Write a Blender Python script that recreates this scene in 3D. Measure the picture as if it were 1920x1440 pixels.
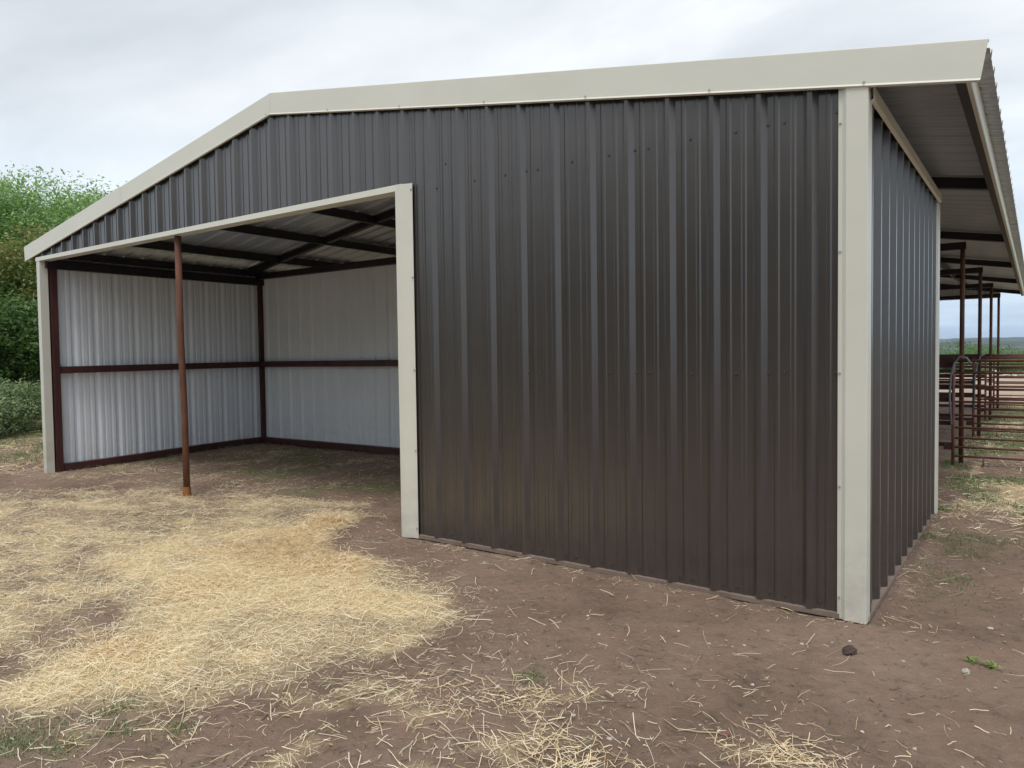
import bpy, math, random
import numpy as np
from mathutils import Vector, Matrix

# ------------------------------------------------------------------ scene, camera, light
scene = bpy.context.scene
for o in list(bpy.data.objects):
    bpy.data.objects.remove(o, do_unlink=True)
scene.render.engine = 'CYCLES'
scene.render.resolution_x, scene.render.resolution_y = 1024, 768
scene.view_settings.view_transform = 'Standard'
scene.view_settings.look = 'None'
scene.view_settings.exposure = 0.36
scene.view_settings.gamma = 1
scene.cycles.max_bounces = 8
scene.cycles.diffuse_bounces = 5
scene.cycles.transparent_max_bounces = 8

CAM = Vector((0.80734, -4.75016, 1.60562))
CR = Vector((0.81468535, 0.57974383, -0.01359689))
CU = Vector((-0.01043676, 0.03810123, 0.99921938))
CF = Vector((-0.57980933, 0.81390748, -0.03709116))
cd = bpy.data.cameras.new('camera')
cam = bpy.data.objects.new('camera', cd)
scene.collection.objects.link(cam)
m = Matrix((CR, CU, -CF)).transposed().to_4x4()
m.translation = CAM
cam.matrix_world = m
cd.sensor_width = 36.0
cd.lens = 36.0 * 1384.22 / 1920.0
cd.clip_start = 0.05
cd.clip_end = 20000
scene.camera = cam

SUN_EL, SUN_AZ = math.radians(64), math.radians(158)     # azimuth: clockwise from +Y
world = bpy.data.worlds.new('World')
scene.world = world
world.use_nodes = True
nt = world.node_tree
nt.nodes.clear()
N = nt.nodes.new
out = N('ShaderNodeOutputWorld'); bg = N('ShaderNodeBackground')
sky = N('ShaderNodeTexSky'); sky.sky_type = 'NISHITA'; sky.sun_disc = False
sky.sun_elevation = SUN_EL; sky.sun_rotation = SUN_AZ
sky.air_density = 1.5; sky.dust_density = 3.0
tc = N('ShaderNodeTexCoord'); sep = N('ShaderNodeSeparateXYZ')
nt.links.new(tc.outputs['Generated'], sep.inputs[0])
# project the direction onto a flat cloud deck so the clouds shrink toward the horizon
zz = N('ShaderNodeMath'); zz.operation = 'MAXIMUM'; zz.inputs[1].default_value = 0.0
nt.links.new(sep.outputs['Z'], zz.inputs[0])
za = N('ShaderNodeMath'); za.operation = 'ADD'; za.inputs[1].default_value = 0.16
nt.links.new(zz.outputs[0], za.inputs[0])
dv = N('ShaderNodeVectorMath'); dv.operation = 'DIVIDE'
cmb = N('ShaderNodeCombineXYZ')
for i in range(3): nt.links.new(za.outputs[0], cmb.inputs[i])
nt.links.new(tc.outputs['Generated'], dv.inputs[0]); nt.links.new(cmb.outputs[0], dv.inputs[1])
mp = N('ShaderNodeMapping'); mp.inputs['Scale'].default_value = (0.55, 1.0, 1.0)
mp.inputs['Rotation'].default_value = (0, 0, 0.5)
nt.links.new(dv.outputs[0], mp.inputs[0])
n1 = N('ShaderNodeTexNoise'); n1.inputs['Scale'].default_value = 1.15; n1.inputs['Detail'].default_value = 7
n1.inputs['Roughness'].default_value = 0.52; n1.inputs['Distortion'].default_value = 0.5
nt.links.new(mp.outputs[0], n1.inputs['Vector'])
cr = N('ShaderNodeValToRGB')
e = cr.color_ramp.elements
e[0].position = 0.33; e[0].color = (4.7, 5.0, 5.35, 1)
e[1].position = 0.66; e[1].color = (7.5, 7.7, 7.85, 1)
x = e.new(0.5); x.color = (6.0, 6.3, 6.6, 1)
nt.links.new(n1.outputs[0], cr.inputs[0])
# thin layers toward the horizon, a bluer band low down
hr = N('ShaderNodeValToRGB'); h = hr.color_ramp.elements
h[0].position = 0.0; h[0].color = (0.76, 0.93, 1.12, 1)
h[1].position = 0.30; h[1].color = (1, 1, 1, 1)
x = h.new(0.08); x.color = (0.86, 0.98, 1.09, 1)
nt.links.new(sep.outputs['Z'], hr.inputs[0])
mul = N('ShaderNodeMix'); mul.data_type = 'RGBA'; mul.blend_type = 'MULTIPLY'; mul.inputs[0].default_value = 1
nt.links.new(cr.outputs[0], mul.inputs[6]); nt.links.new(hr.outputs[0], mul.inputs[7])
mix = N('ShaderNodeMix'); mix.data_type = 'RGBA'; mix.inputs[0].default_value = 0.90
nt.links.new(sky.outputs[0], mix.inputs[6]); nt.links.new(mul.outputs[2], mix.inputs[7])
nt.links.new(mix.outputs[2], bg.inputs[0]); bg.inputs[1].default_value = 0.115
nt.links.new(bg.outputs[0], out.inputs[0])

sd = bpy.data.lights.new('sun', 'SUN'); sd.energy = 1.5; sd.use_shadow = True; sd.angle = math.radians(22); sd.color = (1, 0.96, 0.9)
sun = bpy.data.objects.new('sun', sd); scene.collection.objects.link(sun)
sdir = Vector((math.sin(SUN_AZ) * math.cos(SUN_EL), math.cos(SUN_AZ) * math.cos(SUN_EL), math.sin(SUN_EL)))
sun.rotation_euler = sdir.to_track_quat('Z', 'Y').to_euler()
sun.location = (0, 0, 30)

# ------------------------------------------------------------------ helpers
rng = np.random.default_rng(7)
random.seed(7)
COL = scene.collection


def tag(o, label=None, cat=None, group=None, kind=None):
    if label: o['label'] = label
    if cat: o['category'] = cat
    if group: o['group'] = group
    if kind: o['kind'] = kind
    return o


def empty(name, loc=(0, 0, 0), parent=None):
    o = bpy.data.objects.new(name, None); COL.objects.link(o); o.location = loc
    o.empty_display_size = 0.2
    if parent: o.parent = parent
    return o


def mesh_obj(name, V, F, mats, parent=None, mi=None, attrs=None, smooth=False, loc=(0, 0, 0)):
    me = bpy.data.meshes.new(name)
    V = np.asarray(V, dtype=np.float32)
    me.from_pydata(V.tolist() if len(V) < 200000 else V.tolist(), [], F if isinstance(F, list) else F.tolist())
    for a in (mats if isinstance(mats, (list, tuple)) else [mats]): me.materials.append(a)
    if mi is not None: me.polygons.foreach_set('material_index', np.asarray(mi, dtype=np.int32))
    if attrs:
        for k, v in attrs.items():
            at = me.attributes.new(k, 'FLOAT', 'POINT'); at.data.foreach_set('value', np.asarray(v, dtype=np.float32))
    if smooth: me.polygons.foreach_set('use_smooth', np.ones(len(me.polygons), dtype=bool))
    me.update()
    o = bpy.data.objects.new(name, me); COL.objects.link(o); o.location = loc
    if parent: o.parent = parent
    return o


def quads_obj(name, V, mats, parent=None, attrs=None, quads=None):
    """fast path for many quads: V (n,3), quads (m,4)"""
    me = bpy.data.meshes.new(name)
    n = len(V); q = np.asarray(quads, dtype=np.int32); mq = len(q)
    me.vertices.add(n); me.vertices.foreach_set('co', np.asarray(V, dtype=np.float32).ravel())
    me.loops.add(mq * 4); me.loops.foreach_set('vertex_index', q.ravel())
    me.polygons.add(mq)
    me.polygons.foreach_set('loop_start', np.arange(mq, dtype=np.int32) * 4)
    for a in (mats if isinstance(mats, (list, tuple)) else [mats]): me.materials.append(a)
    me.update(calc_edges=True)
    if attrs:
        for k, v in attrs.items():
            at = me.attributes.new(k, 'FLOAT', 'POINT'); at.data.foreach_set('value', np.asarray(v, dtype=np.float32))
    o = bpy.data.objects.new(name, me); COL.objects.link(o)
    if parent: o.parent = parent
    return o


class MB:
    def __init__(s): s.v = []; s.f = []

    def add(s, V, F):
        b = len(s.v); s.v += [tuple(p) for p in V]; s.f += [[b + i for i in q] for q in F]; return s

    def box(s, x0, x1, y0, y1, z0, z1):
        V = [(x, y, z) for z in (z0, z1) for y in (y0, y1) for x in (x0, x1)]
        return s.add(V, [[0, 2, 3, 1], [4, 5, 7, 6], [0, 1, 5, 4], [2, 6, 7, 3], [0, 4, 6, 2], [1, 3, 7, 5]])

    def bar(s, a, b, w, h, up=(0, 0, 1)):
        """rectangular bar from a to b, width w sideways, height h along up"""
        a, b, up = Vector(a), Vector(b), Vector(up)
        d = (b - a).normalized(); r = d.cross(up).normalized(); u = r.cross(d)
        V = []
        for p in (a, b):
            for i, j in ((-1, -1), (1, -1), (1, 1), (-1, 1)): V.append(p + r * (i * w / 2) + u * (j * h / 2))
        return s.add(V, [[3, 2, 1, 0], [4, 5, 6, 7], [0, 1, 5, 4], [1, 2, 6, 5], [2, 3, 7, 6], [3, 0, 4, 7]])

    def tube(s, pts, r, n=10, caps=True):
        pts = [Vector(p) for p in pts]; k = len(pts)
        rs = r if isinstance(r, (list, tuple)) else [r] * k
        V = []; prev = None
        for i, p in enumerate(pts):
            d = (pts[min(i + 1, k - 1)] - pts[max(i - 1, 0)]).normalized()
            if prev is None:
                a = Vector((1, 0, 0)) if abs(d.x) < .8 else Vector((0, 1, 0))
                a = (a - d * a.dot(d)).normalized()
            else: a = (prev - d * prev.dot(d)).normalized()
            prev = a; b = d.cross(a)
            for j in range(n):
                t = 2 * math.pi * j / n; V.append(p + (a * math.cos(t) + b * math.sin(t)) * rs[i])
        F = [[i * n + j, i * n + (j + 1) % n, (i + 1) * n + (j + 1) % n, (i + 1) * n + j] for i in range(k - 1) for j in range(n)]
        if caps: F += [list(range(n))[::-1], [(k - 1) * n + j for j in range(n)]]
        return s.add(V, F)

    def sweep(s, prof, a, b, th=0.0015, cap=True):
        """prof: list of (vector) cross-section points relative to the path; thin folded sheet from a to b"""
        a, b = Vector(a), Vector(b)
        P = [Vector(p) for p in prof]; n = len(P)
        d = (b - a).normalized(); off = []
        for i in range(n):
            t = (P[min(i + 1, n - 1)] - P[max(i - 1, 0)]).normalized(); off.append(d.cross(t).normalized() * th)
        V = [a + p for p in P] + [b + p for p in P] + [a + p + o for p, o in zip(P, off)] + [b + p + o for p, o in zip(P, off)]
        F = []
        for i in range(n - 1):
            F.append([i, i + 1, n + i + 1, n + i]); F.append([2 * n + i, 3 * n + i, 3 * n + i + 1, 2 * n + i + 1])
            F.append([i, 2 * n + i, 2 * n + i + 1, i + 1]); F.append([n + i, n + i + 1, 3 * n + i + 1, 3 * n + i])
        F.append([0, n, 3 * n, 2 * n]); F.append([n - 1, 3 * n - 1, 4 * n - 1, 2 * n - 1][::1])
        return s.add(V, F)

    def build(s, name, mat, parent=None, smooth=False):
        o = mesh_obj(name, s.v, s.f, mat, parent, smooth=smooth)
        return o


def ss(t): t = np.clip(t, 0, 1); return t * t * (3 - 2 * t)


_perm = np.random.default_rng(3).random((256, 256))


def vnoise(x, y, s=1.0, oct=1, seed=0):
    x = np.asarray(x, float) / s + seed * 17.3; y = np.asarray(y, float) / s + seed * 7.7
    t = 0; a = 1; tot = 0
    for k in range(oct):
        xi = np.floor(x).astype(int); yi = np.floor(y).astype(int); fx = x - xi; fy = y - yi
        fx = fx * fx * (3 - 2 * fx); fy = fy * fy * (3 - 2 * fy)
        g = lambda i, j: _perm[(xi + i) % 256, (yi + j) % 256]
        t = t + a * ((g(0, 0) * (1 - fx) + g(1, 0) * fx) * (1 - fy) + (g(0, 1) * (1 - fx) + g(1, 1) * fx) * fy)
        tot += a; a *= .5; x = x * 2.03 + 5.1; y = y * 2.03 + 3.7
    return t / tot


def g0(x, y):
    """smooth ground height under and around the shed"""
    x = np.asarray(x, float); y = np.asarray(y, float)
    return .035 * ss(-x / 3.6) + .065 * ss(y / 3.4) * ss(-x / 3.0) - .02 * ss(y / 8) * ss((x + 3) / 3)


def gz(x, y):
    x = np.asarray(x, float); y = np.asarray(y, float)
    z = g0(x, y)
    near = 1 - ss((np.hypot(x + 4, y - 2) - 14) / 20)
    z = z + near * (.030 * (vnoise(x, y, 1.1, 3, 1) - .5) + .024 * (vnoise(x, y, .28, 3, 2) - .5) + .016 * (vnoise(x, y, .13, 3, 9) - .5) - .010)
    # loose soil drifted against the foot of the walls
    dr = np.where((x > -3.75) & (x < .05), np.exp(-((y + .085) / .06) ** 2), 0) + np.where((y > -.05) & (y < 3.6), np.exp(-((x - .075) / .06) ** 2), 0)
    z = z + .030 * dr * ss((vnoise(x, y, .33, 3, 44) - .35) / .3)
    far = ss((np.hypot(x, y) - 70) / 400)
    z = z - far * 9 + (1 - near) * .25 * (vnoise(x, y, 14, 3, 4) - .5)
    z = z + .55 * ss((-x - 14) / 10) * ss((y + 6) / 6)
    return z


def inpoly(px, py, poly):
    c = np.zeros(len(px), bool); n = len(poly); j = n - 1
    for i in range(n):
        xi, yi = poly[i]; xj, yj = poly[j]
        if yi != yj:
            c ^= ((yi > py) != (yj > py)) & (px < (xj - xi) * (py - yi) / (yj - yi) + xi)
        j = i
    return c


CORE = [(-5.59, -0.54), (-4.92, -0.25), (-4.4, -0.18), (-3.71, -0.79), (-3.36, -0.78), (-2.39, -0.92), (-2.1, -1.37), (-2.0, -1.97), (-2.12, -2.47), (-2.34, -2.98), (-2.75, -3.25), (-2.99, -3.44), (-3.36, -3.3), (-3.29, -2.82), (-3.79, -2.31), (-4.74, -2.12), (-5.58, -1.8), (-5.53, -1.13)]
THIN = [(-9.23, -1.19), (-8.76, -0.5), (-7.54, 0.04), (-6.4, 0.93), (-5.04, 0.84), (-4.65, 0.04), (-4.4, -0.18), (-5.3, -0.74), (-5.17, -1.91), (-3.85, -2.35), (-3.25, -2.84), (-3.36, -3.3), (-5, -5), (-9, -4)]
TONGUE = [(-4.83, -0.44), (-5.02, 0.09), (-5.03, 0.38), (-4.72, 0.28), (-4.52, -0.0), (-4.48, -0.42)]
BOT = [(-2.99, -3.44), (-2.34, -2.98), (-2.12, -2.47), (-2.0, -1.97), (-1.69, -1.81), (-1.17, -1.84), (-0.94, -1.61), (-0.76, -1.94), (-0.54, -2.06), (-0.35, -2.12), (-0.5, -4), (-2.54, -4.4), (-4, -4)]
C1 = [(-1.37, -1.68), (-1.01, -1.59), (-0.82, -1.87), (-1.1, -2.11)]
C2 = [(-0.93, -2.27), (-0.73, -2.09), (-0.52, -2.24), (-0.6, -2.8), (-1.0, -2.7)]
C3 = [(-0.2, -1.68), (0.0, -1.54), (0.24, -1.72), (0.1, -2.2), (-0.2, -2.1)]
INT = [(-10.7, -0.3), (-10.7, 3.6), (-3.7, 3.6), (-3.7, 1.4), (-5.13, 0.8), (-7.89, 0.2)]


def soft(px, py, poly, r, seed):
    """polygon coverage with a ragged edge: average over jittered copies"""
    t = 0
    for k in range(6):
        dx = (vnoise(px, py, .45, 2, seed + k) - .5) * 2 * r * 2.0; dy = (vnoise(px, py, .45, 2, seed + k + 9) - .5) * 2 * r * 2.0
        t = t + inpoly(px + dx, py + dy, poly)
    return t / 6.0


def straw_density(x, y):
    x = np.asarray(x, float); y = np.asarray(y, float)
    core = .6 * soft(x + .10, y, CORE, .20, 20) + .4 * soft(x + .06, y, CORE, .42, 24)
    thin = soft(x, y, THIN, .45, 30)
    patch = vnoise(x, y, .55, 4, 5); streak = vnoise(x * .55 + y * .3, y * .9 - x * .2, .20, 4, 6)
    d = core * (.62 + .55 * ss((patch - .34) / .25)) * (.7 + .5 * streak)
    d = np.maximum(d, thin * (.32 + .50 * ss((streak - .42) / .3) * (.45 + .7 * patch)))
    d = np.maximum(d, soft(x, y, TONGUE, .10, 40) * 1.1)
    d = np.maximum(d, soft(x, y, BOT, .40, 50) * (.13 + .36 * ss((vnoise(x, y, .22, 3, 8) - .48) / .25)))
    for p, s in ((C1, 60), (C2, 70), (C3, 80)): d = np.maximum(d, soft(x, y, p, .30, s) * (.10 + .45 * ss((vnoise(x, y, .12, 3, s) - .40) / .25)))
    base = .014 + .05 * ss((vnoise(x, y, .4, 2, 11) - .56) / .2) + .03 * ss((-y - .6) / 1.2)
    d = np.maximum(d, base)
    inside = inpoly(x, y, INT)
    d = np.where(inside, .04 + .16 * ss((vnoise(x, y, .5, 3, 12) - .5) / .2), d)
    right = (x > .1) & (y > 1)
    d = np.where(right, .02 + .55 * ss((y - 2.5) / 3) * ss((vnoise(x, y, .7, 3, 14) - .42) / .2), d)
    d = np.where((x > -3.5) & (x < -.02) & (y > .0) & (y < 3.6), 0, d)
    return d


def green_density(x, y):
    x = np.asarray(x, float); y = np.asarray(y, float)
    n = vnoise(x, y, .6, 3, 15)
    d = np.zeros_like(x)
    inside = inpoly(x, y, INT)
    d = np.where(inside, ss((n - .46) / .2) * .55 * ss((y + .2) / 1.5), d)
    d = np.where((x > -.3) & (y > 3.7) & (y < 24), ss((n - .40) / .2) * .95, d)
    d = np.where((x > .12) & (y > .4) & (y <= 3.7), ss((n - .58) / .12) * .5, d)
    d = np.where((x < -11.2), np.maximum(d, ss((n - .45) / .2) * .7 * ss((-x - 11) / 3)), d)
    for (cx, cy, r, a) in ((-2.68, -3.50, .16, 1), (-2.45, -3.40, .09, .9), (-2.60, -3.12, .09, .8), (-2.39, -3.2, .07, .8), (-2.2, -3.05, .08, .6), (-1.24, -1.74, .07, 1), (.03, 2.46, .12, 1), (.32, 1.25, .14, .8), (.16, 1.5, .10, .5), (-6.64, -.77, .2, .5), (-8.2, -.9, .3, .4)):
        d = np.maximum(d, a * np.exp(-((x - cx) ** 2 + (y - cy) ** 2) / (r * r)))
    return d


# ------------------------------------------------------------------ materials
def new_mat(name):
    mt = bpy.data.materials.new(name); mt.use_nodes = True
    return mt, mt.node_tree, mt.node_tree.nodes['Principled BSDF']


def noise_ramp(t, scale, stops, coord='Object', detail=5, rough=.6, vec=None, dist=0, mscale=None):
    nd, lk = t.nodes, t.links
    tcn = nd.new('ShaderNodeTexCoord'); nz = nd.new('ShaderNodeTexNoise')
    nz.inputs['Scale'].default_value = scale; nz.inputs['Detail'].default_value = detail; nz.inputs['Roughness'].default_value = rough
    nz.inputs['Distortion'].default_value = dist
    src = tcn.outputs[coord]
    if mscale:
        mm = nd.new('ShaderNodeMapping'); mm.inputs['Scale'].default_value = mscale; lk.new(src, mm.inputs[0]); src = mm.outputs[0]
    lk.new(src, nz.inputs['Vector'])
    r = nd.new('ShaderNodeValToRGB'); el = r.color_ramp.elements
    el[0].position, el[0].color = stops[0][0], (*stops[0][1], 1)
    el[1].position, el[1].color = stops[-1][0], (*stops[-1][1], 1)
    for p, c in stops[1:-1]:
        q = el.new(p); q.color = (*c, 1)
    lk.new(nz.outputs[0], r.inputs[0])
    return r.outputs[0], nz.outputs[0]


def mixc(t, fac, a, b, blend='MIX'):
    mx = t.nodes.new('ShaderNodeMix'); mx.data_type = 'RGBA'; mx.blend_type = blend
    if isinstance(fac, float): mx.inputs[0].default_value = fac
    else: t.links.new(fac, mx.inputs[0])
    for i, v in ((6, a), (7, b)):
        if isinstance(v, tuple): mx.inputs[i].default_value = (*v, 1)
        else: t.links.new(v, mx.inputs[i])
    return mx.outputs[2]


def bump(t, p, h, strength, dist, prev=None):
    b = t.nodes.new('ShaderNodeBump'); b.inputs['Strength'].default_value = strength; b.inputs['Distance'].default_value = dist
    t.links.new(h, b.inputs['Height'])
    if prev: t.links.new(prev, b.inputs['Normal'])
    t.links.new(b.outputs[0], p.inputs['Normal']); return b.outputs[0]


def metal_paint(name, c0, c1, rough, wav=.25, dirt=None, spec=.5, metallic=0.0, coat=0.0):
    mt, t, p = new_mat(name)
    col, nz = noise_ramp(t, 1.3, [(.3, c0), (.7, c1)], detail=4)
    fine, fz = noise_ramp(t, 240, [(.35, (.975,) * 3), (.65, (1.02,) * 3)], detail=3)
    col = mixc(t, 1.0, col, fine, 'MULTIPLY')
    if dirt:
        # dust splashed up from the ground, densest at the foot
        g = t.nodes.new('ShaderNodeNewGeometry'); s = t.nodes.new('ShaderNodeSeparateXYZ'); t.links.new(g.outputs['Position'], s.inputs[0])
        mr = t.nodes.new('ShaderNodeMapRange'); mr.inputs[1].default_value = .75; mr.inputs[2].default_value = 0; mr.inputs[3].default_value = 0; mr.inputs[4].default_value = 1
        t.links.new(s.outputs['Z'], mr.inputs[0])
        dn, dz = noise_ramp(t, 7, [(.35, (0,) * 3), (.7, (1,) * 3)], detail=8, rough=.7)
        mm = t.nodes.new('ShaderNodeMath'); mm.operation = 'MULTIPLY'; t.links.new(mr.outputs[0], mm.inputs[0]); t.links.new(dn, mm.inputs[1])
        m2 = t.nodes.new('ShaderNodeMath'); m2.operation = 'MULTIPLY'; m2.inputs[1].default_value = dirt[1]; t.links.new(mm.outputs[0], m2.inputs[0])
        col = mixc(t, m2.outputs[0], col, dirt[0])
    t.links.new(col, p.inputs['Base Color'])
    rr = t.nodes.new('ShaderNodeMapRange'); rr.inputs[3].default_value = rough - .06; rr.inputs[4].default_value = rough + .08
    t.links.new(nz, rr.inputs[0]); t.links.new(rr.outputs[0], p.inputs['Roughness'])
    p.inputs['Metallic'].default_value = metallic
    p.inputs['Specular IOR Level'].default_value = spec
    p.inputs['Coat Weight'].default_value = coat; p.inputs['Coat Roughness'].default_value = .26; p.inputs['Coat IOR'].default_value = 1.5 + .2 * coat
    _, w = noise_ramp(t, 2.2, [(0, (0,) * 3), (1, (1,) * 3)], detail=2)
    b = bump(t, p, w, wav, .012)
    _, w2 = noise_ramp(t, 220, [(0, (0,) * 3), (1, (1,) * 3)], detail=2)
    bump(t, p, w2, .03, .0008, b)
    return mt


M = {}
M['brown'] = metal_paint('brown_paint', (.033, .0265, .0250), (.040, .033, .031), .34, .40, ((.17, .13, .105), .22), spec=.7, coat=.75)
M['white'] = metal_paint('white_backing', (.80, .86, .94), (.85, .91, .98), .46, .15, ((.30, .24, .19), .30), metallic=.06)
M['beige'] = metal_paint('beige_trim', (.645, .645, .575), (.69, .69, .62), .40, .35, ((.26, .20, .15), .40))
M['under'] = metal_paint('roof_underside', (.50, .55, .62), (.57, .62, .68), .38, .10, None, metallic=.5)
M['rooft'] = metal_paint('roof_top', (.50, .50, .46), (.58, .58, .52), .38, .30)
M['screw'] = metal_paint('screw_head', (.05, .045, .045), (.08, .07, .07), .35, .1)
M['screwl'] = metal_paint('screw_head_light', (.36, .36, .32), (.46, .46, .42), .35, .1)


def steel(name, c0, c1, c2, rough=.65):
    mt, t, p = new_mat(name)
    col, nz = noise_ramp(t, 5, [(.3, c0), (.5, c1), (.72, c2)], detail=8, rough=.7, mscale=(1, 1, .35))
    t.links.new(col, p.inputs['Base Color']); p.inputs['Roughness'].default_value = rough
    _, w = noise_ramp(t, 90, [(0, (0,) * 3), (1, (1,) * 3)], detail=4)
    bump(t, p, w, .25, .003)
    return mt


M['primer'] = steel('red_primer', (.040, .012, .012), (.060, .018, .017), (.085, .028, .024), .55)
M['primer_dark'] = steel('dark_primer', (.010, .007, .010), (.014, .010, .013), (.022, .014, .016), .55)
M['rust'] = steel('rusty_pipe', (.075, .030, .020), (.12, .048, .028), (.20, .085, .045), .8)
M['rust_orange'] = steel('orange_rust', (.22, .085, .025), (.30, .12, .035), (.36, .17, .06), .85)
M['panel'] = steel('panel_paint', (.15, .060, .052), (.20, .085, .072), (.26, .14, .11), .6)
M['base'] = steel('dusty_base', (.16, .115, .095), (.21, .16, .13), (.26, .20, .165), .9)


def attr(t, name):
    a = t.nodes.new('ShaderNodeAttribute'); a.attribute_name = name; return a.outputs['Fac']


def fol_mat(name, stops, trans=.35, rough=.55):
    mt, t, p = new_mat(name)
    r = t.nodes.new('ShaderNodeValToRGB'); el = r.color_ramp.elements
    el[0].position, el[0].color = stops[0][0], (*stops[0][1], 1)
    el[1].position, el[1].color = stops[-1][0], (*stops[-1][1], 1)
    for q, c in stops[1:-1]:
        k = el.new(q); k.color = (*c, 1)
    t.links.new(attr(t, 'rnd'), r.inputs[0]); t.links.new(r.outputs[0], p.inputs['Base Color'])
    p.inputs['Roughness'].default_value = rough
    tr = t.nodes.new('ShaderNodeBsdfTranslucent'); t.links.new(r.outputs[0], tr.inputs[0])
    ms = t.nodes.new('ShaderNodeMixShader'); ms.inputs[0].default_value = trans
    t.links.new(p.outputs[0], ms.inputs[1]); t.links.new(tr.outputs[0], ms.inputs[2])
    t.links.new(ms.outputs[0], t.nodes['Material Output'].inputs[0])
    return mt


M['straw'] = fol_mat('straw', [(0, (.42, .29, .16)), (.25, (.74, .55, .32)), (.6, (.94, .80, .55)), (.9, (.97, .89, .69)), (1, (.66, .64, .38))], .25, .45)
M['grass'] = fol_mat('grass_blades', [(0, (.09, .14, .05)), (.5, (.15, .22, .08)), (.85, (.24, .30, .13)), (1, (.45, .40, .21))], .3)
M['leaf_bright'] = fol_mat('bright_leaves', [(0, (.11, .22, .06)), (.5, (.24, .40, .13)), (1, (.44, .60, .25))], .38)
M['leaf_dark'] = fol_mat('dark_leaves', [(0, (.05, .11, .03)), (.5, (.10, .19, .05)), (1, (.18, .30, .09))], .4)
M['leaf_vine'] = fol_mat('vine_leaves', [(0, (.08, .13, .035)), (.5, (.15, .24, .06)), (.85, (.26, .28, .09)), (1, (.34, .25, .11))], .4)
M['leaf_grey'] = fol_mat('grey_green_leaves', [(0, (.12, .18, .08)), (.5, (.20, .29, .13)), (1, (.32, .40, .20))], .3)
M['dry_leaf'] = fol_mat('dry_leaves', [(0, (.30, .16, .06)), (.5, (.50, .32, .12)), (1, (.62, .52, .30))], .2)
M['pebble'] = fol_mat('pebbles', [(0, (.13, .09, .07)), (.6, (.24, .18, .14)), (.9, (.5, .45, .38)), (1, (.62, .58, .52))], 0, .9)
M['bark'] = steel('bark', (.05, .038, .03), (.08, .065, .05), (.13, .11, .09), .9)
M['hose'] = metal_paint('hose', (.16, .19, .24), (.24, .28, .34), .5, .05)


def ground_mat():
    mt, t, p = new_mat('dirt_and_grass')
    lk = t.links
    dirt, nz = noise_ramp(t, .9, [(.28, (.170, .118, .088)), (.5, (.272, .194, .147)), (.72, (.345, .256, .198))], detail=9, rough=.62)
    d2, _ = noise_ramp(t, 13, [(.30, (.52, .50, .48)), (.43, (.93, .93, .93)), (.56, (1.0, 1.0, 1.0)), (.72, (1.28, 1.26, 1.22))], detail=8, rough=.7)
    dirt = mixc(t, 1.0, dirt, d2, 'MULTIPLY')
    red, _ = noise_ramp(t, 2.3, [(.52, (0,) * 3), (.72, (1,) * 3)], detail=5)
    dirt = mixc(t, red, dirt, (.300, .200, .152))
    d3, _ = noise_ramp(t, 150, [(.3, (.72,) * 3), (.6, (1.1,) * 3)], detail=4, rough=.7)
    dirt = mixc(t, .7, dirt, d3, 'MULTIPLY')
    # chaff matted into the soil under the loose straw
    st, sn = noise_ramp(t, 42, [(.25, (.42, .31, .17)), (.5, (.74, .60, .36)), (.75, (.85, .73, .50))], detail=8, rough=.8, mscale=(1, 2.2, 1), dist=1.5)
    a = t.nodes.new('ShaderNodeMath'); a.operation = 'MULTIPLY_ADD'; a.inputs[1].default_value = 1.45
    sub = t.nodes.new('ShaderNodeMath'); sub.operation = 'SUBTRACT'; lk.new(sn, sub.inputs[0]); sub.inputs[1].default_value = .80
    lk.new(attr(t, 'straw'), a.inputs[0]); lk.new(sub.outputs[0], a.inputs[2])
    cl = t.nodes.new('ShaderNodeClamp'); lk.new(a.outputs[0], cl.inputs[0])
    col = mixc(t, cl.outputs[0], dirt, st)
    gr, gn = noise_ramp(t, 30, [(.3, (.09, .115, .045)), (.5, (.16, .19, .08)), (.7, (.34, .31, .17))], detail=7, rough=.75)
    b = t.nodes.new('ShaderNodeMath'); b.operation = 'MULTIPLY_ADD'; b.inputs[1].default_value = 1.2
    s2 = t.nodes.new('ShaderNodeMath'); s2.operation = 'SUBTRACT'; lk.new(gn, s2.inputs[0]); s2.inputs[1].default_value = .65
    lk.new(attr(t, 'green'), b.inputs[0]); lk.new(s2.outputs[0], b.inputs[2])
    c2 = t.nodes.new('ShaderNodeClamp'); lk.new(b.outputs[0], c2.inputs[0]); c2.inputs[2].default_value = .9
    col = mixc(t, c2.outputs[0], col, gr)
    # pale caliche ground farther out, then pasture
    pal, _ = noise_ramp(t, .35, [(.35, (.33, .25, .19)), (.65, (.48, .38, .30))], detail=8)
    col = mixc(t, attr(t, 'pale'), col, pal)
    pas, _ = noise_ramp(t, .02, [(.35, (.07, .13, .03)), (.5, (.12, .19, .05)), (.7, (.20, .24, .09))], detail=8, rough=.7)
    col = mixc(t, attr(t, 'pasture'), col, pas)
    lk.new(col, p.inputs['Base Color']); p.inputs['Roughness'].default_value = .95; p.inputs['Specular IOR Level'].default_value = .15
    _, w = noise_ramp(t, 9, [(0, (0,) * 3), (1, (1,) * 3)], detail=10, rough=.72)
    b1 = bump(t, p, w, .95, .045)
    _, w = noise_ramp(t, 70, [(0, (0,) * 3), (1, (1,) * 3)], detail=6, rough=.75)
    bump(t, p, w, .6, .008, b1)
    return mt


M['ground'] = ground_mat()

# ------------------------------------------------------------------ ground: one sheet to the horizon
def axis(lo, hi, step, far, k=1.22):
    c = list(np.arange(lo, hi + 1e-6, step)); s = step; v = hi
    while v < far: s *= k; v += s; c.append(v)
    s = step; v = lo; L = []
    while v > -far: s *= k; v -= s; L.append(v)
    return np.array(L[::-1] + c)


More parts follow.
